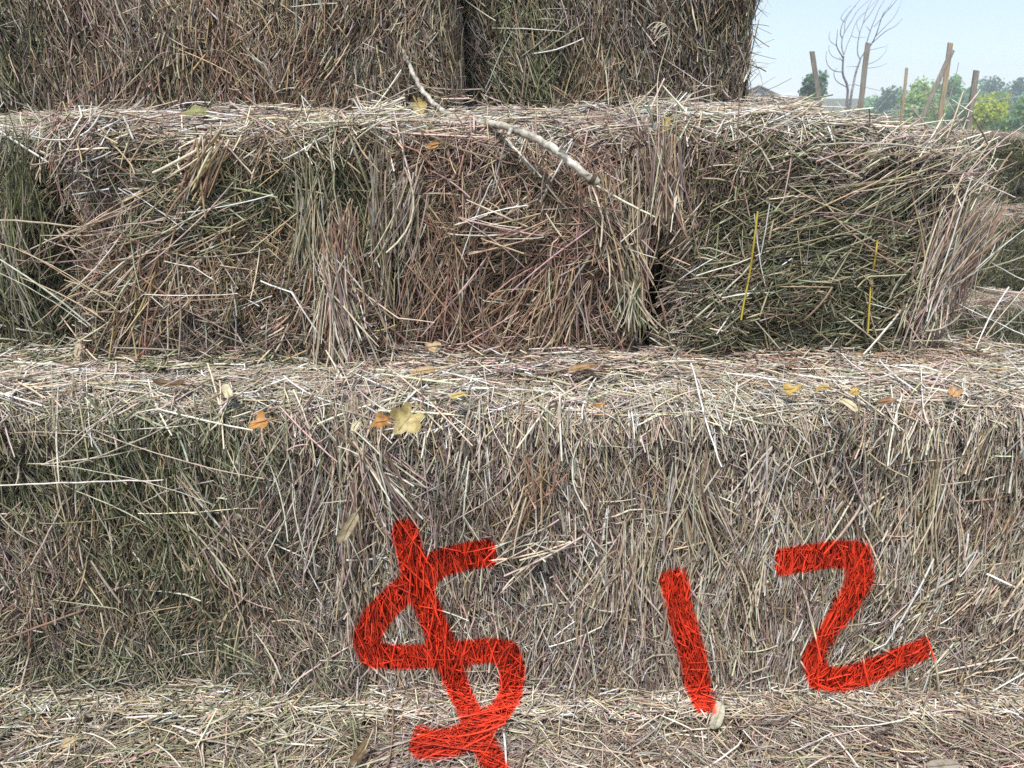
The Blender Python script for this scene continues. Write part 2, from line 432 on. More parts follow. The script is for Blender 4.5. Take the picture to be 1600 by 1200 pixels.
# the painted row
def ex_left1(s, b):
    for (px, py, qx, qy, m, n) in ((250, 700, 330, 900, 'green', 34), (330, 780, 390, 1000, 'green', 26), (480, 690, 470, 900, 'mauve', 60), (130, 720, 160, 830, 'green', 22)):
        fan(b, at_y(px, py, Y1), at_y(qx, qy, Y1), 0.03, 0.045, n, (0.05, 0.13), (0.0014, 0.0030), m)
    foot(b, -0.78, S1, Y1, Z0, 1900, 'green', 'litter'); foot(b, -0.9, S1, Y2, T1, 2300, 'deep', 'litter')
    fan(b, at_y(20, 700, Y1 - .01), at_y(330, 700, Y1 - .015), 0.03, 0.03, 9, (0.10, 0.22), (0.0014, 0.0026), 'bleach', segs=10)
Bale((-1.165, S1 + 0.006), (Y1, 1.197), (Z0, T1), r=0.045, seed=21, stems=(800, 'stemg'), longs=0.55, dens=1.1, side='green', top='litter', mu=6, sig=20, swirl=34, painted=True, bump=0.017,
     faces=('front', 'top'), patches=[
         (S1 - 0.02, -0.58, 0.09, 0.35, 'mauve', 4, 24), (-0.62, -0.62, 0.12, 0.25, 'dusk', 20, 25), (-0.45, -0.55, 0.12, 0.14, 'moss', 10, 18),
         (-0.35, -0.62, 0.06, 0.16, 'dusk', 0, 20), (-0.50, -0.75, 0.25, 0.06, 'green', 5, 28), (-0.62, -0.46, 0.12, 0.05, 'deep', 30, 25)]).make(
    'large greenish hay bale with no paint, left of the bale marked with the red price', G1, hide=y_hide(Y2 + 0.05), extra=ex_left1)
def ex_right1(s, b):
    foot(b, S1, 0.74, Y1, Z0, 3200, 'beige', 'litter'); foot(b, S1, 0.66, Y2, T1, 2600, 'rust', 'litter'); foot(b, S1, .2, Y2 - .03, T1, 700, 'mauve', 'litterp')
    fan(b, at_y(545, 670, Y1), at_y(548, 1075, Y1), 0.014, 0.016, 150, (0.03, 0.12), (0.0015, 0.0034), 'mauve')
    fan(b, at_y(540, 640, Y1), at_y(560, 760, Y1), 0.02, 0.03, 60, (0.03, 0.10), (0.0015, 0.0034), 'litterp')
    for (px, py, qx, qy, m, n) in ((570, 680, 620, 800, 'mauve', 120), (880, 830, 800, 880, 'bleach', 22), (985, 820, 960, 980, 'beige', 70), (1200, 700, 1190, 800, 'bleach', 40),
                                   (1310, 670, 1360, 780, 'green', 22), (900, 980, 880, 1060, 'mauve', 40), (1460, 700, 1440, 900, 'beige', 60), (560, 640, 575, 720, 'bleach', 30), (840, 720, 820, 830, 'tan', 60),
                                   (1085, 700, 1100, 860, 'beige', 90)):
        fan(b, at_y(px, py, Y1), at_y(qx, qy, Y1), 0.016, 0.03, n, (0.05, 0.15), (0.0015, 0.0036), m)
Bale((S1 - 0.006, 0.742), (Y1, 1.197), (Z0, T1), r=0.045, seed=22, stems=(3800, 'stem'), side='beige', top='litter', mu=-2, sig=12, swirl=14, painted=True, bump=0.014, tlongs=1.15, longs=0.4, mids=1.3,
     faces=('front', 'top', 'right'), patches=[
         (S1 + 0.06, -0.44, 0.12, 0.10, 'mauve', 10, 30), (0.02, -0.62, 0.14, 0.2, 'mauve', 0, 18), (0.05, -0.75, 0.16, 0.08, 'mauve', 8, 20), (S1 + 0.0, -0.6, 0.035, 0.3, 'dusk', 0, 18),
         (0.25, -0.44, 0.12, 0.05, 'mauve', 5, 30), (0.42, -0.44, 0.05, 0.12, 'mauve', 0, 18), (0.6, -0.70, 0.12, 0.12, 'beige', 12, 30)]).make(
    'large beige hay bale spray-painted with the red price', G1, hide=y_hide(Y2 + 0.05), extra=ex_right1)

# middle row, four bales end-on
def ex_green2(s, b):
    fan(b, at_y(30, 230, Y2 + .01), at_y(20, 420, Y2 + .01), 0.03, 0.04, 55, (0.08, 0.20), (0.0014, 0.0030), 'deep')
    fan(b, at_y(5, 320, Y2), at_y(50, 540, Y2), 0.015, 0.03, 18, (0.08, 0.2), (0.0016, 0.003), 'green')
Bale((-1.02, -0.638), (Y2 + 0.048, 1.86), (T1, T2), r=0.05, rx2=0.04, seed=31, side='deep', top='bleach', mu=4, sig=16, swirl=26, bump=0.018, faces=('front', 'top', 'right'), longs=0.6,
     patches=[(-0.62, -0.2, 0.05, 0.4, 'moss', 30, 30)]).make(
    'dark green hay bale at the left end of the middle row', G2, hide=lambda p: p[:, 1] > 1.28, extra=ex_green2)
def ex_tan2(s, b):
    Y = Y2 - 0.004
    fan(b, at_y(255, 400, Y), at_y(190, 560, Y), 0.03, 0.06, 110, (0.08, 0.20), (0.0018, 0.0036), 'tan')
    fan(b, at_y(130, 430, Y), at_y(330, 330, Y), 0.05, 0.05, 60, (0.10, 0.22), (0.0016, 0.0032), 'beige')
    fan(b, at_y(535, 330, Y), at_y(530, 570, Y - .01), 0.012, 0.032, 170, (0.10, 0.20), (0.0018, 0.0036), 'rust')
    fan(b, at_y(520, 400, Y - .012), at_y(545, 570, Y - .022), 0.010, 0.034, 70, (0.10, 0.18), (0.0018, 0.0036), 'litterp')
    fan(b, at_y(500, 240, Y), at_y(480, 450, Y), 0.014, 0.02, 60, (0.10, 0.20), (0.0018, 0.0034), 'green')
    fan(b, at_y(340, 215, Y), at_y(300, 300, Y), 0.012, 0.02, 40, (0.05, 0.10), (0.003, 0.005), 'tan')
    fan(b, at_y(20, 385, Y - .03), at_y(330, 470, Y - .01), 0.05, 0.08, 8, (0.10, 0.20), (0.0016, 0.003), 'litter')
Bale((-0.597, -0.172), (Y2 - 0.004, 1.85), (T1, T2 + 0.002), r=0.05, rx=0.035, seed=32, side='tan', top='litterp', mu=30, sig=40, swirl=50, bump=0.024, faces=('front', 'top', 'left'), longs=1.6,
     patches=[(-0.40, -0.12, 0.12, 0.07, 'moss', 60, 30), (-0.23, -0.18, 0.06, 0.2, 'moss', 5, 16), (-0.57, -0.09, 0.10, 0.06, 'mauve', 60, 30), (-0.45, -0.3, 0.2, 0.07, 'dusk', 30, 30)]).make(
    'tan hay bale with coarse crossing stems, beside the dark green bale', G2, hide=lambda p: p[:, 1] > 1.28, extra=ex_tan2)
def ex_rust2(s, b):
    Y = Y2
    foot(b, -1.0, 0.0, Y3L, T2, 1500, 'dusk', 'bleach'); foot(b, -0.05, 0.42, Y3R, T2, 800, 'dusk', 'bleach')
    fan(b, at_y(600, 210, Y), at_y(598, 545, Y), 0.016, 0.018, 130, (0.04, 0.14), (0.0015, 0.0034), 'dusk')
    fan(b, at_y(1034, 205, Y), at_y(1030, 370, Y), 0.016, 0.014, 90, (0.04, 0.14), (0.0015, 0.0034), 'dusk')
    fan(b, at_y(560, 190, Y + .04), at_y(650, 190, Y + .04), 0.015, 0.02, 60, (0.04, 0.12), (0.0015, 0.0034), 'bleach', depth=.05, nrm=(0, -.4, 1))
    fan(b, at_y(925, 290, Y), at_y(965, 420, Y - .01), 0.012, 0.028, 60, (0.08, 0.17), (0.0018, 0.0036), 'tan')
    fan(b, at_y(880, 380, Y), at_y(840, 540, Y), 0.03, 0.05, 130, (0.08, 0.18), (0.0016, 0.003), 'rust')
    fan(b, at_y(650, 270, Y), at_y(610, 420, Y), 0.015, 0.02, 45, (0.07, 0.14), (0.002, 0.004), 'litterp')
    fan(b, at_y(700, 380, Y), at_y(690, 520, Y), 0.04, 0.03, 90, (0.08, 0.2), (0.0014, 0.0028), 'rust')
    fan(b, at_y(985, 300, Y), at_y(980, 500, Y), 0.02, 0.02, 60, (0.08, 0.2), (0.0016, 0.003), 'dusk')
    fan(b, at_y(720, 350, Y - .015), at_y(840, 345, Y - .015), 0.012, 0.02, 14, (0.06, 0.12), (0.002, 0.0034), 'litterp')
    fan(b, at_y(985, 430, Y - .01), at_y(990, 520, Y - .01), 0.008, 0.014, 40, (0.05, 0.10), (0.0016, 0.004), 'green')
Bale((-0.178, 0.186), (Y2 + 0.002, 1.86), (T1, T2), r=0.05, rx2=0.02, seed=33, side='rust', top='litterp', mu=10, sig=40, swirl=55, bump=0.022, faces=('front', 'top'), longs=1.5,
     patches=[(-0.17, -0.2, 0.04, 0.2, 'moss', 0, 20), (0.17, -0.2, 0.05, 0.25, 'dusk', 0, 20), (0.0, -0.2, 0.1, 0.05, 'rust', 80, 25)]).make(
    'reddish brown hay bale under the pale fallen branch', G2, hide=lambda p: p[:, 1] > 1.36, extra=ex_rust2)
def ex_end2(s, b):
    Y = Y2 - 0.002
    for k in range(7):
        fan(b, at_y(1408 + 10 * k, 540 - 8 * k, Y + 0.02 * k), at_y(1500 + 8 * k, 275 + 8 * k, Y + 0.02 * k - .015), 0.016, 0.018, 50, (0.08, 0.20), (0.0014, 0.003), 'mauve' if k < 5 else 'rust')
    fan(b, at_y(1180, 440, Y), at_y(1480, 290, Y - .012), 0.06, 0.045, 46, (0.07, 0.19), (0.0011, 0.0024), 'moss', segs=9)
    fan(b, at_y(1250, 330, Y), at_y(1480, 250, Y - .012), 0.05, 0.03, 30, (0.08, 0.18), (0.0012, 0.0026), 'dusk', segs=9)
    fan(b, at_y(1430, 310, Y), at_y(1545, 250, Y + .01), 0.03, 0.02, 44, (0.06, 0.15), (0.0014, 0.003), 'litterp', segs=9)
    fan(b, at_y(1500, 440, Y + .1), at_y(1610, 450, Y + .1), 0.02, 0.06, 8, (0.12, 0.26), (0.002, 0.0034), 'bleach', segs=9, depth=.05)
    fan(b, at_y(1480, 520, Y + .05), at_y(1610, 500, Y + .05), 0.03, 0.06, 14, (0.10, 0.22), (0.0016, 0.003), 'beige', segs=9, depth=.05)
    fan(b, at_y(1060, 240, Y), at_y(1050, 330, Y), 0.012, 0.012, 60, (0.06, 0.15), (0.0014, 0.003), 'mauve')
    fan(b, at_y(1500, 210, Y + .03), at_y(1420, 250, Y - .01), 0.03, 0.04, 50, (0.04, 0.10), (0.0016, 0.003), 'bleach')
B_END = Bale((0.197, 0.618), (Y2 - 0.002, 1.87), (T1, T2 + 0.010), r=0.06, rx=0.022, sag=(0.45, 0.618, 0.075), rx2=0.06, seed=34, side='moss', top='bleach', mu=55, sig=38, swirl=40, bump=0.02, faces=('front', 'top', 'right'), longs=1.2, tlongs=0.9,
     patches=[(0.60, -0.2, 0.05, 0.22, 'mauve', 18, 18), (0.42, -0.09, 0.14, 0.05, 'dusk', 65, 25), (0.22, -0.15, 0.04, 0.2, 'dusk', 10, 25)])
R_END = B_END.make('greenish hay bale tied with yellow twine at the right end of the middle row', G2, hide=lambda p: (p[:, 1] > 1.6) | ((p[:, 1] > 1.36) & (p[:, 0] < .33)), extra=ex_end2)

# the bales behind the painted row that carry the middle row
for (z, lab, sd) in (((Z0, T1 - .004), 'hay bale under the twine-tied end bale, behind the painted row', 61), ((-EYE, Z0 - .004), 'hay bale on the ground behind the painted row, below the one carrying the end bale', 62)):
    Bale((0.12, 0.585), (1.205, 2.1), z, r=0.04, seed=sd, side='moss', top='dusk', mu=10, sig=40, faces=('right',), dens=0.5).make(lab, 'bales hidden behind the painted row')

# top row
def ex_top_r(s, b):
    n = 150
    z = rng.uniform(s.lo[2], s.lo[2] + 0.3, n); y = rng.uniform(s.lo[1], s.lo[1] + 0.25, n)
    p = np.stack([np.full(n, s.hi[0]), y, z], 1); d = norm(rng.normal(0, 1, (n, 3)) * np.array([.8, .6, .9]) + np.array([.5, -.1, .1]))
    nn = norm(np.cross(d, rng.normal(0, 1, (n, 3)))); L = rng.uniform(.03, .11, n); W = rng.uniform(.001, .002, n)
    add_straws(b, p, d, nn, L, W, W * .7, pick_colors(np.tile(MIX['dusk'], (n, 1))), 8, 4, 0.12, 0.4)
Bale((-1.02, -0.084), (Y3L, 1.60), (T2, T2 + 0.42), r=0.035, rx2=0.035, seed=41, side='old', top='bleach', mu=4, sig=20, swirl=28, bump=0.014, faces=('front', 'right'), mids=1.3, longs=.5,
     patches=[(-0.85, 0.08, 0.12, 0.3, 'deep', 3, 18), (-0.62, 0.08, 0.08, 0.3, 'dusk', 2, 16), (-0.4, 0.08, 0.14, 0.3, 'tan', 12, 25), (-0.16, 0.05, 0.05, 0.3, 'dusk', 0, 25)]).make(
    'brownish hay bale lying lengthwise on the top row, left of the other', G3, hide=lambda p: p[:, 2] > EYE + .34)
Bale((-0.084, 0.400), (Y3R, 2.2), (T2, T2 + 0.42), r=0.04, seed=42, side='slate', top='bleach', mu=3, sig=20, swirl=24, bump=0.012, faces=('front', 'right'), dens=1.25, longs=.5,
     patches=[(0.02, 0.05, 0.06, 0.3, 'moss', 0, 22), (0.14, 0.0, 0.04, 0.12, 'tan', 0, 15)]).make(
    'dull grey-brown hay bale of the top row, against the sky', G3, hide=lambda p: (p[:, 2] > EYE + .34) | (p[:, 1] > 1.8), extra=ex_top_r)

# stack behind, to the right
for (x, y, z, lab, sd) in (((1.86, 2.82), (3.55, 4.0), (-0.475, -0.16), 'hay bale at the top of the stack behind, below the green bushes', 51),
                           ((1.70, 2.66), (3.22, 3.95), (-0.80, -0.475), 'hay bale in the middle of the stack behind, jutting out under the topmost', 52),
                           ((1.55, 2.55), (2.98, 3.95), (-EYE, -0.80), 'lowest hay bale of the stack behind', 53)):
    Bale(x, y, z, r=0.06, seed=sd, side='deep', top='dusk', mu=10, sig=45, swirl=40, bump=0.02, faces=('front', 'top', 'left'), dens=0.7, longs=1.2).make(
        lab, GF, hide=lambda p: (p[:, 1] > 3.8) | (p[:, 0] > 2.75))

# ------------------------------------------------------------------ tubes
def tube(acc, pts, rad, sides=6, col=(1, 1, 1), cap=True, mat=0):
    pts = np.asarray(pts, float); n = len(pts)
    rad = np.full(n, rad) if np.ndim(rad) == 0 else np.asarray(rad, float)
    T = norm(np.gradient(pts, axis=0))
    ref = np.array([0.3, 1, 0.2]) if abs(T[0][1]) < 0.8 else np.array([1.0, 0, 0.3])
    U = norm(np.cross(T, ref)); W = np.cross(T, U)
    a = np.arange(sides) * 2 * np.pi / sides
    ring = pts[:, None] + (U[:, None] * np.cos(a)[None, :, None] + W[:, None] * np.sin(a)[None, :, None]) * rad[:, None, None]
    V = ring.reshape(-1, 3)
    k = np.arange(sides); k2 = (k + 1) % sides; j = np.arange(n - 1)[:, None]
    Q = np.stack([j * sides + k, j * sides + k2, (j + 1) * sides + k2, (j + 1) * sides + k], -1).reshape(-1, 4)
    acc.add(V, Q, np.asarray(col, float), mat)
    if cap:
        for e, r in ((0, 1), (n - 1, -1)):
            base = e * sides
            V2 = np.concatenate([ring[e], pts[e][None]])
            for i in range(0, sides, 2):
                f = [i, sides, (i + 2) % sides, i + 1]
                f = f if r == 1 else f[::-1]
                acc.add(V2[[f[0], f[1], f[2], f[3]]], [[0, 1, 2, 3]], np.asarray(col, float), mat)
def smooth_line(pts, k=6):
    p = np.asarray(pts, float); out = []
    P = np.concatenate([[2 * p[0] - p[1]], p, [2 * p[-1] - p[-2]]])
    for i in range(1, len(P) - 2):
        for t in np.linspace(0, 1, k, endpoint=False):
            a, b, c, d = P[i - 1], P[i], P[i + 1], P[i + 2]
            out.append(0.5 * ((2 * b) + (c - a) * t + (2 * a - 5 * b + 4 * c - d) * t ** 2 + (3 * b - a - 3 * c + d) * t ** 3))
    out.append(p[-1]); return np.array(out)

# ------------------------------------------------------------------ twine of the right end bale
M_TWINE = plain_mat('yellow_twine', (0.50, 0.38, 0.05), 0.5, 900, 0.3)
for pp in ([(1184, 330), (1178, 380), (1171, 430), (1163, 470), (1158, 500)], [(1371, 375), (1368, 400), (1362, 435), (1359, 470), (1356, 520)]):
    a = Acc(); L = smooth_line([at_y(x, y, Y2 - 0.0205 - 0.004 * math.sin(i * 2.1)) for i, (x, y) in enumerate(pp)], 5)
    tube(a, L, 0.0013, 6); a.build('twine', M_TWINE, R_END)

# ------------------------------------------------------------------ fallen branch
def branch_mat():
    m, nt, b = new_mat('pale_bark')
    f = noise(nt, 75, 4, 0.7); g = noise(nt, 22, 2, 0.5)
    c = ramp(nt, f, [(0.36, (0.05, 0.045, 0.04)), (0.47, (0.42, 0.38, 0.32)), (0.6, (0.66, 0.62, 0.55))])
    c = mixc(nt, 'MULTIPLY', 1.0, c, ramp(nt, g, [(0.35, (0.6, 0.57, 0.52)), (0.6, (1.05, 1.05, 1.05))]))
    nt.links.new(c, b.inputs['Base Color']); b.inputs['Roughness'].default_value = 0.65
    bp = N(nt, 'ShaderNodeBump'); bp.inputs['Strength'].default_value = 0.7; bp.inputs['Distance'].default_value = 0.002
    nt.links.new(f, bp.inputs['Height']); nt.links.new(bp.outputs[0], b.inputs['Normal'])
    return m
M_BRANCH = branch_mat()
M_DARKWOOD = plain_mat('dark_wood', (0.09, 0.06, 0.04), 0.8, 300, 0.5)
a = Acc()
bp_ = [at_y(933, 285, 0.948), at_y(917, 275, 0.950), at_y(890, 252, 0.955), at_y(862, 230, 0.962), at_y(832, 214, 0.970), at_y(797, 200, 0.985), at_y(770, 194, 1.02),
       at_y(735, 188, 1.07), at_y(700, 178, 1.13), at_y(676, 160, 1.175), at_y(660, 141, 1.19), at_y(646, 117, 1.20), at_y(636, 92, 1.205), at_y(630, 78, 1.21)]
L = smooth_line(bp_, 6); tt = np.linspace(0, 1, len(L))
rad = np.interp(tt, [0, 0.03, 0.1, 0.35, 0.6, 0.85, 1], [0.0062, 0.0066, 0.0054, 0.0057, 0.0046, 0.0036, 0.0022])
rad *= 0.88 * (1 + 0.10 * np.sin(tt * 60) * rng.uniform(0.3, 1, len(L)))
L = L + rng.normal(0, 0.0006, L.shape)
tube(a, L, rad, 10)
stub = smooth_line([at_y(872, 237, 0.956), at_y(884, 219, 0.945), at_y(873, 212, 0.94)], 4)
tube(a, stub, np.linspace(0.0022, 0.0012, len(stub)), 6)
tube(a, smooth_line([at_y(800, 201, 0.98), at_y(794, 212, 0.965)], 4), np.linspace(0.004, 0.0022, 5), 6)
br = a.build('fallen_branch', M_BRANCH)
tag(br, 'pale dead branch with peeling bark lying over the edge of the middle row', 'branch')
a = Acc(); e = L[0]; dv = norm((L[0] - L[2])[None])[0]
tube(a, [e - dv * 0.010, e - dv * 0.0058], [0.0076, 0.0076], 10)
tube(a, [e + dv * 0.0002, e + dv * 0.0012], [0.0042, 0.0036], 8)
o = a.build('broken_end', M_DARKWOOD, None); o.parent = br

# ------------------------------------------------------------------ dry grass stem with a seed head
a = Acc()
st = smooth_line([at_y(1028, 205, 1.03), at_y(1027, 160, 1.05), at_y(1028, 122, 1.06), at_y(1034, 95, 1.06), at_y(1042, 70, 1.06), at_y(1046, 52, 1.06), at_y(1040, 39, 1.06), at_y(1031, 35, 1.06)], 6)
tube(a, st, np.linspace(0.0008, 0.0004, len(st)), 5, PAL['straw'])
for k in range(14):
    i = len(st) - 1 - int(k * 1.1); b0 = st[i]
    e = b0 + np.array([rng.uniform(-.022, -.004), rng.uniform(-.006, .006), rng.uniform(-.016, .003)])
    tube(a, smooth_line([b0, (b0 + e) / 2 + np.array([0, 0, .003]), e], 3), np.linspace(0.0004, 0.0006, 7), 4, PAL['pale'])
tag(a.build('dry_grass', M_STRAW), 'single dry grass stem with drooping seed head in front of the top right bale', 'grass stem')
a = Acc()
for (p, q, w) in (((1024, 202), (1013, 165), .004), ((1022, 196), (1007, 163), .003)):
    P0 = at_y(*p, 1.0); P1 = at_y(*q, 1.01)
    add_straws(a, ((P0 + P1) / 2)[None], norm((P1 - P0)[None]), np.array([[0, -1.0, 0]]), np.array([np.linalg.norm(P1 - P0) * 1.15]), np.array([w]), np.array([.0012]),
               np.array([[0.17, 0.22, 0.16]]), 6, 6, 0.03, 0)
tag(a.build('green_grass', M_STRAW), 'grey-green grass blades standing by the yellow leaf on the middle row', 'grass blades')

# ------------------------------------------------------------------ dry leaves
def leaf_mat(name, painted=False):
    m, nt, b = new_mat(name)
    c = col_attr(nt); f = noise(nt, 130, 4, 0.7)
    c = mixc(nt, 'MULTIPLY', 1.0, c, ramp(nt, f, [(0.32, (0.55, 0.48, 0.40)), (0.55, (1.0, 1.0, 1.0)), (0.75, (1.15, 1.12, 1.05))]))
    if painted:
        pa = N(nt, 'ShaderNodeAttribute', attribute_name='paint')
        mr = N(nt, 'ShaderNodeMapRange', interpolation_type='SMOOTHSTEP'); nt.links.new(pa.outputs['Fac'], mr.inputs['Value'])
        mr.inputs['From Min'].default_value = 0.004; mr.inputs['From Max'].default_value = 0.013; mr.inputs['To Min'].default_value = 0.9; mr.inputs['To Max'].default_value = 0
        c = mixc(nt, 'MIX', mr.outputs[0], c, (0.82, 0.09, 0.04))
    nt.links.new(c, b.inputs['Base Color']); b.inputs['Roughness'].default_value = 0.55
    t = N(nt, 'ShaderNodeBsdfTranslucent'); nt.links.new(c, t.inputs['Color'])
    mx = N(nt, 'ShaderNodeMixShader'); mx.inputs[0].default_value = 0.22
    out = nt.nodes['Material Output']
    nt.links.new(b.outputs[0], mx.inputs[1]); nt.links.new(t.outputs[0], mx.inputs[2]); nt.links.new(mx.outputs[0], out.inputs['Surface'])
    bp = N(nt, 'ShaderNodeBump'); bp.inputs['Strength'].default_value = 0.5; bp.inputs['Distance'].default_value = 0.002
    nt.links.new(f, bp.inputs['Height']); nt.links.new(bp.outputs[0], b.inputs['Normal'])
    return m
M_LEAF = leaf_mat('dry_leaf'); M_PLEAF = leaf_mat('dry_leaf_red_tip', True)
def leaf(pos, size, col, shape, nrm, roll, curl, label, aspect=1.0, painted=False, cat='leaf'):
    th = np.linspace(-np.pi, np.pi, 49)[:-1]
    if shape == 'crumple':
        r = 0.70 + 0.20 * np.sin(3 * th + rng.uniform(0, 6)) + 0.10 * np.sin(5 * th + rng.uniform(0, 6)) + rng.normal(0, .03, 48)
    elif shape == 'maple':
        r = 0.60 + 0.40 * np.abs(np.cos(th * 2.5)) ** 1.2 * (0.55 + 0.45 * np.cos(th * 0.5)) + rng.normal(0, .03, 48)
        r *= np.where(np.abs(th) > 2.8, 0.5, 1)
    else:
        r = 0.72 + 0.18 * np.cos(2 * th) + 0.05 * np.abs(np.sin(7 * th)) + rng.normal(0, .02, 48)
    rings = np.linspace(0, 1, 8)
    p2 = np.stack([(rings[:, None] * r * np.cos(th)), rings[:, None] * r * np.sin(th) * aspect], -1)
    x, y = p2[..., 0], p2[..., 1]
    rad_ = np.hypot(x, y)
    h = curl * (0.5 * y * y + 0.25 * x * x * np.sign(curl) * rng.choice([-1, 1]) + 0.22 * np.sin(3 * x + rng.uniform(0, 6)) * rad_) - 0.10 * np.abs(y) * (rad_ > 0.1)
    h += 0.06 * np.abs(np.sin(2.5 * np.arctan2(y, x))) * rad_
    if abs(curl) > 1.2:          # rolled up leaf
        a = y * curl; y = np.sin(a) / curl; h = h * 0.3 + (1 - np.cos(a)) / abs(curl)
    P = np.stack([x, y, h], -1).reshape(-1, 3) * size / 2
    nrm = norm(np.asarray(nrm, float)[None])[0]; u = norm(np.cross(nrm, [0.12, 1, 0.3])[None])[0]; v = np.cross(nrm, u)
    ur = u * math.cos(roll) + v * math.sin(roll); vr = -u * math.sin(roll) + v * math.cos(roll)
    W = P[:, :1] * ur + P[:, 1:2] * vr + P[:, 2:] * nrm
    W = np.asarray(pos) + W
    i, j = np.meshgrid(np.arange(7), np.arange(48), indexing='ij'); j2 = (j + 1) % 48
    Q = np.stack([i * 48 + j, (i + 1) * 48 + j, (i + 1) * 48 + j2, i * 48 + j2], -1).reshape(-1, 4)
    c = np.asarray(col) * (1 - 0.25 * np.repeat(rings, 48)[:, None] ** 3)
    a = Acc(); a.add(W, Q, c)
    # midrib and stalk
    mid = np.asarray(pos) + np.outer(np.linspace(-1.25, 0.8, 9), ur) * size / 2 + nrm * 0.0008
    tube(a, mid, np.linspace(0.0009, 0.0004, 9), 5, np.asarray(col) * 0.75)
    o = a.build('dry_leaf', M_PLEAF if painted else M_LEAF, paint=painted)
    tag(o, label, cat, 'dry leaves fallen on the bales')
YEL, PALE, ORG, TAN, BRN, OCH = (0.58, 0.44, 0.16), (0.62, 0.56, 0.36), (0.52, 0.25, 0.06), (0.48, 0.33, 0.16), (0.15, 0.085, 0.035), (0.50, 0.34, 0.09)
UP = (0, -0.35, 1)
def on1(px, py): return at_z(px, py, T1 + 0.017)
def on2(px, py): return at_y(px, py, 1.04)
LV = [
    (at_y(655, 166, 1.10), .027, YEL, 'maple', (-.3, -1, .3), 1.9, .5, 'pointed yellow leaf standing against the foot of the pale branch', 1),
    (at_y(613, 174, 1.08), .022, TAN, 'oval', (0, -.6, 1), .6, .9, 'small tan leaf in the straw just left of the pointed yellow leaf', .6),
    (at_y(195, 177, 1.06), .026, YEL, 'oval', UP, .1, .4, 'small pale yellow leaf on the middle row near the dark green bale', .8),
    (at_y(307, 177, 1.06), .042, (.30, .30, .12), 'maple', UP, .2, .4, 'flat greenish leaf on top of the tan bale', 1),
    (at_y(1046, 197, 1.02), .030, (.56, .45, .10), 'maple', (.2, -1, .25), 1.5, .6, 'bright yellow leaf upright beside the grey-green grass blades', 1),
    (at_y(676, 227, 0.985), .018, ORG, 'oval', (0, -1, .4), .4, .9, 'small orange leaf caught on the front of the reddish bale', .8),
    (on1(265, 600), .044, BRN, 'oval', (.1, -.5, 1), .1, 1.6, 'dark brown curled leaf on the step, near the greenish bale', .5),
    (on1(356, 614), .028, PALE, 'oval', UP, 2.2, .9, 'pale yellow oval leaf right of the dark brown curled leaf', .7),
    (on1(405, 660), .030, ORG, 'crumple', (.1, -.7, 1), .5, .9, 'orange leaf with curled edges at the front edge of the greenish bale', .9),
    (on1(556, 664), .018, PALE, 'oval', UP, 1.3, .7, 'tiny pale leaf left of the orange-brown leaf by the biggest yellow leaf', .8),
    (on1(597, 659), .028, (.46, .22, .06), 'maple', (.2, -.7, 1), .4, .9, 'orange-brown leaf touching the left side of the biggest yellow leaf', .8),
    (on1(637, 655), .045, (.50, .40, .17), 'maple', (.25, -.9, .8), 1.2, .9, 'biggest yellow leaf, lobed, above the red dollar sign', 1),
    (on1(660, 580), .038, TAN, 'oval', (0, -.6, 1), .3, 1.2, 'tan folded leaf at the foot of the reddish bale', .6),
    (at_y(677, 541, 0.972), .028, (.55, .38, .20), 'crumple', (0, -.9, .8), .2, .8, 'light brown leaf just above the tan folded leaf', .8),
    (on1(715, 617), .022, YEL, 'oval', UP, .4, .6, 'small yellow leaf half buried between the big yellow leaf and the curled brown leaf', .8),
    (on1(909, 575), .042, (.36, .22, .10), 'oval', (0, -.6, 1), .35, 1.7, 'long curled brown leaf on the step below the fallen branch', .5),
    (on1(935, 633), .013, ORG, 'oval', UP, .1, .8, 'tiny orange leaf in front of the long curled brown leaf', .8),
    (on1(1235, 608), .030, OCH, 'crumple', (0, -.6, 1), .2, .7, 'ochre crinkled leaf on the step under the left yellow twine', .8),
    (on1(1287, 606), .020, OCH, 'oval', UP, .2, .6, 'small flat ochre leaf right of the ochre crinkled leaf', .7),
    (on1(1326, 631), .028, (.66, .56, .36), 'oval', UP, 2.3, .4, 'pale cream leaf in front of the small golden leaf on the step', .8),
    (on1(1334, 613), .020, OCH, 'crumple', UP, .8, .6, 'small golden leaf just behind the pale cream leaf', .8),
    (on1(1383, 628), .024, (.30, .17, .08), 'oval', (0, -.5, 1), .3, 1.4, 'brown curled leaf right of the pale cream leaf', .7),
    (on1(1490, 615), .024, (.52, .30, .14), 'crumple', UP, .9, .9, 'orange-tan leaf farthest right on the step', .9),
    (at_y(122, 547, 0.968), .022, (.62, .52, .36), 'oval', (0, -1, .5), 1.5, .8, 'small beige leaf at the foot of the dark green bale', .8),
    (at_y(543, 825, Y1 - .034), .052, (.50, .42, .27), 'oval', (.25, -1, .2), 1.62, 1.5, 'long beige curled leaf hanging on the seam left of the dollar sign', .5),
    (at_z(106, 1160, Z0 + .02), .028, (.55, .42, .24), 'crumple', UP, .7, .8, 'ragged tan leaf on the bottom row under the greenish bale', .6),
    (at_z(562, 1177, Z0 + .02), .040, (.20, .13, .06), 'oval', (.2, -.5, 1), 1.2, 1.3, 'dark brown leaf on the bottom row left of the dollar sign', .55),
    (at_z(1474, 1196, Z0 + .02), .048, (.36, .31, .25), 'oval', UP, .2, .5, 'grey-brown leaf at the bottom edge below the red digit two', .6),
]
for l in LV: leaf(l[0], l[1] * 0.94, l[2], l[3], l[4], l[5], l[6] * 1.25, *l[7:])
leaf(at_y(1121, 1119, Y1 - .055), .040, (.66, .62, .48), 'oval', (.1, -1, .55), 1.45, .5, 'pale leaf with a red-painted tip at the foot of the digit one', .72, painted=True)

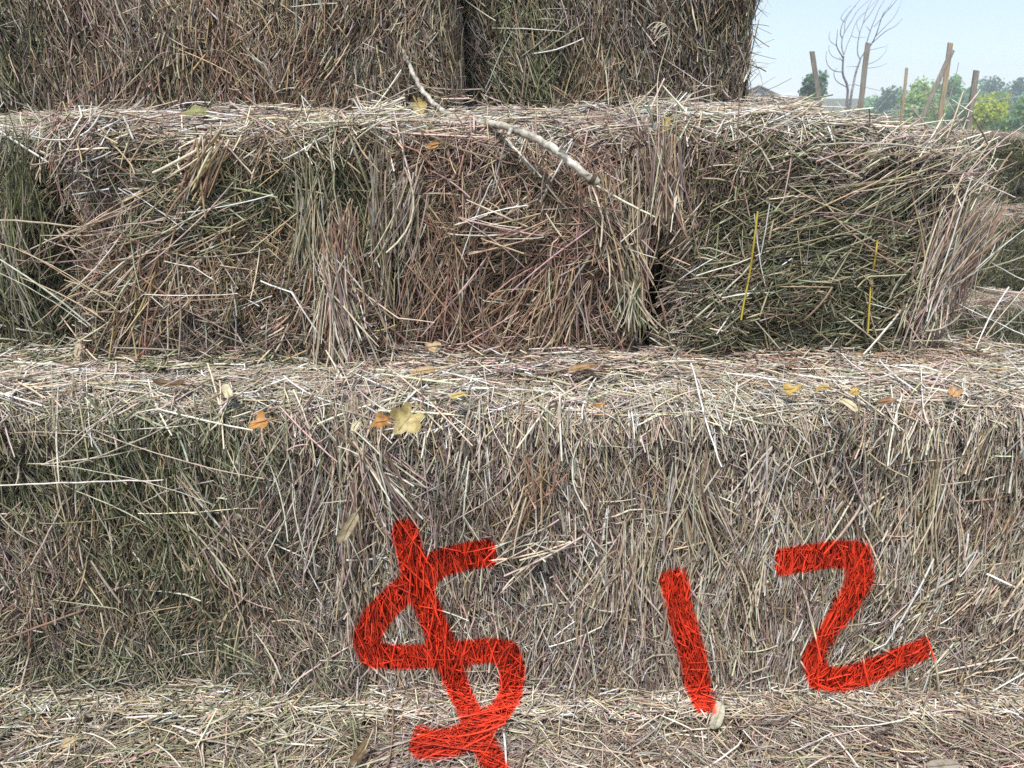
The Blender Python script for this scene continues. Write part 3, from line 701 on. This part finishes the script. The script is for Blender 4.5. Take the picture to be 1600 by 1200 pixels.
# ------------------------------------------------------------------ ground
def ground_z(y): return np.interp(y, [0, 7, 40, 90, 200], [0, 0, -4.6, -6.5, -8])
xs = np.concatenate([[-3000, -800, -200], np.linspace(-60, 60, 61), [200, 800, 3000]])
ys = np.concatenate([[-60, -20], np.linspace(-8, 12, 41), np.linspace(14, 100, 44), [150, 300, 900, 3000]])
A, B = np.meshgrid(xs, ys, indexing='ij')
p = np.stack([A.ravel(), B.ravel(), np.zeros(A.size)], 1)
p[:, 2] = ground_z(p[:, 1]) + vnoise(p, 0.6, 3) * 0.03
nb = len(ys); i, j = np.meshgrid(np.arange(len(xs) - 1), np.arange(nb - 1), indexing='ij')
Q = np.stack([i * nb + j, (i + 1) * nb + j, (i + 1) * nb + j + 1, i * nb + j + 1], -1).reshape(-1, 4)
m, nt, b = new_mat('dry_grass_ground')
f = noise(nt, 2.5, 6, 0.7); g = noise(nt, 40, 4, 0.7)
c = ramp(nt, f, [(0.35, (0.06, 0.08, 0.03)), (0.55, (0.13, 0.12, 0.06)), (0.7, (0.22, 0.18, 0.11))])
c = mixc(nt, 'MULTIPLY', 1.0, c, ramp(nt, g, [(0.3, (0.55, 0.55, 0.5)), (0.7, (1.2, 1.2, 1.15))]))
nt.links.new(c, b.inputs['Base Color']); b.inputs['Roughness'].default_value = 0.95
a = Acc(); a.add(p, Q, (1, 1, 1)); tag(a.build('ground', m), kind='structure')

# ------------------------------------------------------------------ wooden stakes
M_WOOD = plain_mat('weathered_wood', (0.27, 0.24, 0.20), 0.8, 26, 0.45, stretch=(6, 6, 0.6))
M_WOODL = plain_mat('new_wood', (0.40, 0.31, 0.21), 0.75, 26, 0.35, stretch=(6, 6, 0.6))
def stake(top, low, Y, w, label, mat, yaw=0.3, dy=0.0):
    P1 = at_y(*top, Y); P0 = at_y(*low, Y + dy)
    k = (P1[2] - (-0.05)) / (P1[2] - P0[2]); P0 = P1 + (P0 - P1) * k
    d = norm((P1 - P0)[None])[0]; u = norm(np.cross(d, [math.sin(yaw), math.cos(yaw), 0])[None])[0]; v = np.cross(d, u)
    n = 14; a = Acc(); c = 0.16
    prof = np.array([(-1, -1 + c), (-1 + c, -1), (1 - c, -1), (1, -1 + c), (1, 1 - c), (1 - c, 1), (-1 + c, 1), (-1, 1 - c)]) * w / 2
    P0o = P0 - np.array([0, 0, 0])
    t = np.linspace(0, 1, n)
    sc = np.interp(t, [0, 0.04, 1], [0.35, 1, 1])
    wob = rng.normal(0, 0.0012, (n, 2))
    ring = (P0 + np.outer(t, P1 - P0))[:, None] + (u[None, None] * (prof[None, :, :1] * sc[:, None, None] + wob[:, None, :1]) + v[None, None] * (prof[None, :, 1:] * sc[:, None, None] + wob[:, None, 1:]))
    ring[-1] += d * prof[:, :1] * 0.25
    k_ = np.arange(8); j_ = np.arange(n - 1)[:, None]
    Qs = np.stack([j_ * 8 + k_, j_ * 8 + (k_ + 1) % 8, (j_ + 1) * 8 + (k_ + 1) % 8, (j_ + 1) * 8 + k_], -1).reshape(-1, 4)
    a.add(ring.reshape(-1, 3), Qs, (1, 1, 1))
    e = ring[-1]; a.add(e, [[0, 1, 2, 3], [0, 3, 4, 7], [4, 5, 6, 7]], (1, 1, 1))
    o = a.build('wooden_stake', mat, smooth=False); tag(o, label, 'stake', 'wooden stakes behind the bales')
stake((1269, 80), (1279, 152), 4.4, .025, 'wooden stake in front of the small dark conifer, tilting left', M_WOOD)
stake((1356, 67), (1346, 152), 4.3, .025, 'wooden stake beside the bare sapling', M_WOOD)
stake((1485, 67), (1472, 160), 4.6, .025, 'tall wooden stake crossed by the slanting one', M_WOODL)
stake((1488, 78), (1452, 160), 4.4, .025, 'slanting wooden stake leaning across the tall one', M_WOOD, .5)
stake((1526, 110), (1513, 200), 4.2, .025, 'wooden stake in front of the bright yellow-green bush', M_WOOD)
stake((1417, 106), (1411, 158), 6.8, .022, 'thin pale wooden stake standing farther back than the rest', M_WOODL)

# ------------------------------------------------------------------ bare sapling
M_TWIG = plain_mat('sapling_bark', (0.24, 0.22, 0.23), 0.8, 60, 0.4)
YS = 5.4
def sp(q, w=0.0):
    out = []
    for i, (X, Y) in enumerate(q):
        out.append(at_y(1250 + X / 7.5, Y / 7.5, YS + w * i / max(1, len(q) - 1)))
    return smooth_line(out, 5)
def mm(px): return px / FPX * YS / 2
base = np.array([*at_y(1328, 175, YS)[:2], -0.05])
root = empty('bare_sapling', (base[0], base[1], 0.0))
tag(root, 'bare young tree with thin windswept twigs against the sky', 'tree')
tr = Acc()
stA = sp([(560, 1120), (550, 990), (503, 870), (505, 720), (512, 640)]); stB = sp([(600, 1110), (625, 990), (655, 850), (700, 720), (706, 690)], .15)
low = np.array([base[0] + .01, base[1], 0.35])
trunk = np.linspace(base, low, 5)
tube(tr, trunk, np.linspace(mm(7), mm(5), 5), 7)
for s_ in (stA, stB):
    l_ = np.concatenate([np.linspace(low, s_[0], 6)[:-1], s_])
    tube(tr, smooth_line(l_[::2], 3), np.linspace(mm(3.8), mm(2.2), len(smooth_line(l_[::2], 3))), 6)
tr.build('trunk', M_TWIG, root)
tw = Acc()
TW = [([(512, 640), (490, 550), (495, 450), (520, 380), (530, 260), (600, 130), (700, 0), (790, -90)], 2.6, .2), ([(505, 680), (430, 540), (435, 430), (440, 340)], 2.4, -.2),
      ([(515, 640), (560, 510), (600, 420), (650, 280), (760, 150), (900, 0), (960, -60)], 1.8, .5), ([(520, 380), (600, 250), (680, 120), (800, 10), (860, -60)], 2.0, .3),
      ([(495, 450), (475, 400), (490, 300), (560, 170), (660, 60)], 1.8, -.3), ([(500, 845), (400, 830), (330, 770), (305, 680), (315, 600)], 1.8, -.5), ([(500, 720), (460, 670)], 2.0, 0),
      ([(545, 1020), (440, 960), (400, 890), (405, 830), (440, 795)], 1.7, -.4), ([(430, 540), (360, 490), (340, 430), (350, 370)], 1.2, -.4), ([(470, 700), (380, 660), (340, 590), (340, 530)], 1.2, -.5),
      ([(706, 690), (680, 640), (675, 540), (700, 390), (740, 270), (780, 120), (840, 0), (890, -90)], 2.8, .2), ([(740, 270), (830, 150), (920, 0), (970, -80)], 2.0, .4),
      ([(706, 690), (760, 600), (790, 470), (840, 320), (880, 220), (930, 100), (990, 0), (1040, -90)], 2.9, .1), ([(785, 590), (830, 530), (890, 410), (940, 260), (975, 170), (1060, 90), (1130, 0), (1170, -60)], 2.3, -.3),
      ([(890, 420), (1000, 310), (1100, 200), (1160, 90), (1190, 0)], 1.8, .4), ([(850, 500), (1000, 370), (1110, 310), (1200, 220)], 1.5, -.5), ([(870, 310), (950, 220), (1030, 110), (1090, 0)], 1.6, .3),
      ([(760, 765), (900, 710), (1000, 610), (1025, 510)], 1.4, .5), ([(770, 605), (850, 580), (1000, 545)], 1.2, -.5), ([(820, 360), (770, 300)], 1.6, 0), ([(690, 780), (610, 780), (540, 785)], 1.1, .4),
      ([(640, 990), (720, 1010), (860, 1045), (930, 1060)], 1.2, .4), ([(570, 1000), (610, 995), (625, 1020)], 1.3, 0), ([(700, 390), (660, 260), (700, 190), (760, 140)], 1.2, .3),
      ([(530, 260), (480, 220), (520, 140), (600, 60)], 1.1, -.3), ([(600, 420), (660, 440), (770, 435)], 1.0, .3), ([(975, 180), (980, 140), (1080, 50)], 1.3, .2), ([(780, 800), (930, 780), (1020, 740)], 1.0, .6)]
for q, w, dz in TW:
    l_ = sp(q, dz); tube(tw, l_, np.linspace(mm(w * 0.72), mm(0.4), len(l_)), 5)
tw.build('crown', M_TWIG, root)

# ------------------------------------------------------------------ far trees and bushes
def foliage_mat():
    m, nt, b = new_mat('foliage')
    c = col_attr(nt); nt.links.new(c, b.inputs['Base Color']); b.inputs['Roughness'].default_value = 0.6; b.inputs['Specular IOR Level'].default_value = 0.25
    t = N(nt, 'ShaderNodeBsdfTranslucent'); nt.links.new(mixc(nt, 'MULTIPLY', 1.0, c, (1.2, 1.35, 0.6)), t.inputs['Color'])
    mx = N(nt, 'ShaderNodeMixShader'); mx.inputs[0].default_value = 0.45
    nt.links.new(b.outputs[0], mx.inputs[1]); nt.links.new(t.outputs[0], mx.inputs[2]); nt.links.new(mx.outputs[0], nt.nodes['Material Output'].inputs['Surface'])
    return m
M_FOL = foliage_mat(); M_TRUNK = plain_mat('tree_bark', (0.12, 0.09, 0.07), 0.85, 8, 0.5)
def tree(name, px, top, half, Y, col, label, cat, n=3600, tall=1.0, leaf_px=3.2, group='trees and bushes beyond the stacks', lobes=9, conic=False):
    T = at_y(px, top, Y); s = Y / FPX * 0.95; R = half * s; zg = float(ground_z(Y)); x0 = T[0]
    H = T[2] - zg; ch = min(H * 0.8, R * 2.0 * tall)
    root = empty(name, (x0, Y, zg)); tag(root, label, cat, group)
    cz = T[2] - ch / 2
    tr = Acc()
    tube(tr, smooth_line([(x0, Y, zg - .1), (x0 + .03 * R, Y, (zg + cz) / 2), (x0, Y, cz), (x0, Y, cz + ch * .3)], 4), np.linspace(R * .08, R * .02, 13), 7)
    L = []
    for k in range(lobes):
        a = rng.uniform(0, 2 * np.pi); rr = rng.uniform(.3, .68); zz = rng.uniform(-.75, .62)
        wd = math.sqrt(max(.1, 1 - zz * zz)) if not conic else (0.95 - zz) / 1.7
        c = np.array([x0 + math.cos(a) * rr * R * wd, Y + math.sin(a) * rr * R * wd, cz + zz * ch / 2]); L.append((c, rng.uniform(.30, .50) * R))
        tube(tr, smooth_line([(x0, Y, cz + zz * ch / 2 - .25 * ch), (np.array([x0, Y, c[2]]) + c) / 2 - np.array([0, 0, .05 * ch]), c], 3), np.linspace(R * .03, R * .008, 7), 5)
    L.append((np.array([x0, Y, T[2] - .34 * R]), .33 * R)); L.append((np.array([x0, Y, cz]), .6 * R))
    tr.build('trunk', M_TRUNK, root)
    w = np.array([r ** 2 for _, r in L]); w /= w.sum()
    pick = rng.choice(len(L), n, p=w); C = np.array([c for c, _ in L])[pick]; RR = np.array([r for _, r in L])[pick]
    d = norm(rng.normal(0, 1, (n, 3))); rad_ = rng.random(n) ** 0.45 * (1 + 0.18 * rng.normal(0, 1, n).clip(-2, 1.6))
    P = C + d * (RR * rad_)[:, None] * np.array([1, 1, min(1.25, ch / (2 * R) + .1)])
    nz = vnoise(P, 2.2 / R, 77) ; keep = nz > -0.42
    P = P[keep]; d = d[keep]; n = len(P); lob = pick[keep]
    nn = norm(d + rng.normal(0, .8, (n, 3)) + np.array([0, 0, .5])); u = norm(np.cross(nn, rng.normal(0, 1, (n, 3)))); v = np.cross(nn, u)
    sz = rng.uniform(.6, 1.3, n) * leaf_px * s
    U = u * sz[:, None]; Vv = v * (sz * .55)[:, None]
    V = np.stack([P - U, P - Vv, P + U, P + Vv], 1).reshape(-1, 3)
    tint = np.exp(rng.normal(0, .25, (len(L), 1)))[lob]
    c = np.asarray(col)[None] * tint * np.exp(rng.normal(0, .28, (n, 1))) * np.exp(rng.normal(0, .08, (n, 3)))
    a = Acc(); a.add(V, np.arange(4 * n).reshape(-1, 4), np.repeat(np.clip(c * 2.4, .01, .5), 4, 0)); a.build('crown', M_FOL, root, smooth=False)
tree('conifer', 1270, 113, 27, 45, (.040, .070, .042), 'small dark green conifer beyond the stakes, against the sky', 'tree', n=3000, tall=1.15, lobes=13)
tree('leafy_tree', 1392, 137, 38, 95, (.065, .105, .060), 'low distant green tree left of the thin pale stake', 'tree', n=2600)
tree('leafy_tree', 1440, 123, 46, 62, (.130, .180, .060), 'wide light green tree behind the thin pale stake and the crossed stakes', 'tree', n=5200)
tree('leafy_tree', 1490, 118, 36, 78, (.075, .125, .058), 'mid green tree directly behind the two crossed stakes', 'tree', n=3600)
tree('leafy_tree', 1524, 131, 34, 84, (.075, .120, .065), 'mid green tree behind the stake at the yellow-green bush', 'tree', n=3000)
tree('leafy_tree', 1556, 119, 46, 105, (.062, .105, .075), 'hazy blue-green tree above the yellow-green bush', 'tree', n=4200)
tree('leafy_tree', 1596, 122, 42, 98, (.050, .088, .065), 'dark blue-green tree at the right edge, beyond the cable', 'tree', n=3600)
tree('leafy_bush', 1550, 145, 38, 42, (.185, .225, .035), 'bright yellow-green bush above the stack behind', 'bush', n=4200, leaf_px=3.0)
tree('leafy_bush', 1602, 150, 36, 46, (.085, .135, .050), 'mid green bush right of the bright yellow-green one', 'bush', n=3600)
tree('leafy_bush', 1505, 158, 36, 52, (.050, .085, .042), 'dark green bush low between the crossed stakes and the yellow-green bush', 'bush', n=3000)
tree('leafy_bush', 1582, 176, 40, 40, (.055, .090, .045), 'dark green bush just above the top of the stack behind', 'bush', n=3200)

# ------------------------------------------------------------------ houses beyond
M_WALL = plain_mat('pale_siding', (0.55, 0.54, 0.55), 0.7, 6, 0.15); M_ROOF = plain_mat('grey_metal_roof', (0.50, 0.51, 0.56), 0.5, 4, 0.2)
M_TRIM = plain_mat('dark_trim', (0.12, 0.12, 0.14), 0.6, 5, 0.2); M_WHITE = plain_mat('white_trim', (0.75, 0.75, 0.75), 0.6, 5, 0.1); M_GLASS = plain_mat('window_glass', (0.06, 0.07, 0.09), 0.1, 3, 0.1)
def boxq(acc, lo, hi, col=(1, 1, 1)):
    x0, y0, z0 = lo; x1, y1, z1 = hi
    V = [(x0, y0, z0), (x1, y0, z0), (x1, y1, z0), (x0, y1, z0), (x0, y0, z1), (x1, y0, z1), (x1, y1, z1), (x0, y1, z1)]
    acc.add(V, [[0, 3, 2, 1], [4, 5, 6, 7], [0, 1, 5, 4], [1, 2, 6, 5], [2, 3, 7, 6], [3, 0, 4, 7]], col)
def house(name, cx, Y, w, dep, eave, ridge, label, gable_front=True):
    zg = float(ground_z(Y)); root = empty(name, (cx, Y, zg)); tag(root, label, 'house', 'houses beyond the bales')
    x0, x1, y0, y1 = cx - w / 2, cx + w / 2, Y, Y + dep
    a = Acc(); boxq(a, (x0, y0, zg - .1), (x1, y1, eave))
    if gable_front:
        a.add([(x0, y0, eave), (cx, y0, eave), (x1, y0, eave), (cx, y0, ridge)], [[0, 1, 2, 3]], (1, 1, 1)); a.add([(x1, y1, eave), (cx, y1, eave), (x0, y1, eave), (cx, y1, ridge)], [[0, 1, 2, 3]], (1, 1, 1))
    a.build('wall', M_WALL, root, smooth=False)
    r = Acc(); o = .12; t = .08
    def slab(p):
        p = np.array(p, float); q = p + np.array([0, 0, t]); V = np.concatenate([p, q]); r.add(V, [[0, 3, 2, 1], [4, 5, 6, 7], [0, 1, 5, 4], [1, 2, 6, 5], [2, 3, 7, 6], [3, 0, 4, 7]], (1, 1, 1))
    if gable_front:
        k = (ridge - eave) / (w / 2)
        slab([(x0 - o, y0 - o, eave - k * o + .02), (cx, y0 - o, ridge + .02), (cx, y1 + o, ridge + .02), (x0 - o, y1 + o, eave - k * o + .02)])
        slab([(cx, y0 - o, ridge + .021), (x1 + o, y0 - o, eave - k * o + .02), (x1 + o, y1 + o, eave - k * o + .02), (cx, y1 + o, ridge + .021)])
    else:
        k = (ridge - eave) / (dep / 2); my = (y0 + y1) / 2
        slab([(x0 - o, y0 - o, eave - k * o + .02), (x1 + o, y0 - o, eave - k * o + .02), (x1 + o, my, ridge + .02), (x0 - o, my, ridge + .02)])
        slab([(x0 - o, my, ridge + .021), (x1 + o, my, ridge + .021), (x1 + o, y1 + o, eave - k * o + .02), (x0 - o, y1 + o, eave - k * o + .02)])
    r.build('roof', M_ROOF, root, smooth=False)
    tm = Acc()
    if gable_front:
        for sgn in (-1, 1):
            tube(tm, [(cx + sgn * (w / 2 + o), y0 - o - .05, eave - k * o + .05), (cx, y0 - o - .05, ridge + .08)], .05, 4)
    else:
        boxq(tm, (x0 - o, y0 - o - .1, eave - k * o - .1), (x1 + o, y0 - o - .01, eave - k * o + .1))
    tm.build('eave_trim', M_TRIM if gable_front else M_WHITE, root, smooth=False)
    for sx in (-.25, .25):
        wn = Acc(); boxq(wn, (cx + sx * w - .5, y0 - .05, zg + 1.0), (cx + sx * w + .5, y0 + .02, zg + 2.2)); f = wn.build('window', M_WHITE, root, smooth=False)
        g = Acc(); boxq(g, (cx + sx * w - .42, y0 - .06, zg + 1.08), (cx + sx * w + .42, y0 - .03, zg + 2.12)); gp = g.build('pane', M_GLASS, root, smooth=False); gp.parent = f; gp.location = (0, 0, 0)
pA = at_y(1190, 136, 50); pE = at_y(1214, 148, 50)
house('house', pA[0] - .2, 50, 2.6 * (pE[0] - pA[0]), 6, pE[2] - .1, pA[2], 'pale grey gabled house half hidden behind the top right bale')
pB = at_y(1230, 147, 60); pC = at_y(1255, 156, 57)
house('house', pB[0] - .3, 57, 3.4, 6, pC[2], pB[2], 'low house with light grey roof between the gabled house and the conifer', gable_front=False)

# overhead cable
a = Acc()
c0, c1 = at_y(1480, 160, 30), at_y(1680, 131, 26)
t = np.linspace(0, 1, 24)[:, None]; l_ = c0 + (c1 - c0) * np.linspace(-.6, 1.6, 24)[:, None]
l_[:, 2] -= 0.15 * np.sin(np.linspace(0, np.pi, 24))
tube(a, l_, .008, 5); tag(a.build('overhead_cable', plain_mat('pale_cable', (.6, .6, .6), .5, 3, .1)), 'thin pale cable crossing in front of the far trees', 'cable')

# ------------------------------------------------------------------ hazy air
m = bpy.data.materials.new('haze'); m.use_nodes = True; nt = m.node_tree; nt.nodes.clear()
ou = nt.nodes.new('ShaderNodeOutputMaterial'); pv = nt.nodes.new('ShaderNodeVolumePrincipled')
pv.inputs['Color'].default_value = (0.85, 0.92, 1.0, 1); pv.inputs['Density'].default_value = 0.0032; pv.inputs['Anisotropy'].default_value = 0.2
nt.links.new(pv.outputs[0], ou.inputs['Volume'])
a = Acc(); boxq(a, (-70, -12, -10), (110, 135, 6)); tag(a.build('haze', m, smooth=False), kind='stuff')

# ------------------------------------------------------------------ light, sky, camera
SUN_EL, SUN_AZ = math.radians(62), math.radians(203)      # azimuth clockwise from +Y
w = bpy.data.worlds.new('World'); SC.world = w; w.use_nodes = True
nt = w.node_tree; bg = nt.nodes['Background']
sky = nt.nodes.new('ShaderNodeTexSky'); sky.sky_type = 'NISHITA'; sky.sun_disc = False
sky.sun_elevation = SUN_EL; sky.sun_rotation = SUN_AZ; sky.air_density = 0.8; sky.dust_density = 0.2; sky.ozone_density = 1.0
tcw = nt.nodes.new('ShaderNodeTexCoord')
vf = noise(nt, 2.2, 4, 0.55, tcw.outputs['Generated'])          # thin veil of high cloud
vr = nt.nodes.new('ShaderNodeMapRange'); nt.links.new(vf, vr.inputs['Value'])
vr.inputs['To Min'].default_value = 0.55; vr.inputs['To Max'].default_value = 0.85
veil = mixc(nt, 'MIX', vr.outputs[0], sky.outputs[0], (3.75, 4.4, 5.2))
nt.links.new(veil, bg.inputs['Color']); bg.inputs['Strength'].default_value = 0.085
sl = bpy.data.lights.new('sun', 'SUN'); sl.energy = 2.4; sl.angle = math.radians(14); sl.color = (1.0, 0.975, 0.94)
so = bpy.data.objects.new('sun', sl); COL.objects.link(so)
sd = np.array([math.sin(SUN_AZ) * math.cos(SUN_EL), math.cos(SUN_AZ) * math.cos(SUN_EL), math.sin(SUN_EL)])
from mathutils import Vector
so.rotation_euler = Vector(sd).to_track_quat('Z', 'Y').to_euler(); so.location = (0, 0, 6)

cam = bpy.data.cameras.new('camera'); co = bpy.data.objects.new('camera', cam); COL.objects.link(co)
cam.sensor_width = 36; cam.lens = 36 * FPX / 1600; cam.clip_start = 0.02; cam.clip_end = 6000
co.location = (0, 0, EYE); co.rotation_euler = (math.pi / 2 - PITCH, 0, 0)
cam.dof.use_dof = True; cam.dof.focus_distance = 1.0; cam.dof.aperture_fstop = 16
SC.camera = co

SC.view_settings.view_transform = 'Standard'; SC.view_settings.look = 'None'; SC.view_settings.gamma = 1
SC.view_settings.exposure = 1.2; SC.view_settings.use_curve_mapping = False
SC.cycles.use_denoising = False
SC.cycles.volume_bounces = 1; SC.cycles.diffuse_bounces = 2; SC.cycles.glossy_bounces = 1; SC.cycles.max_bounces = 5
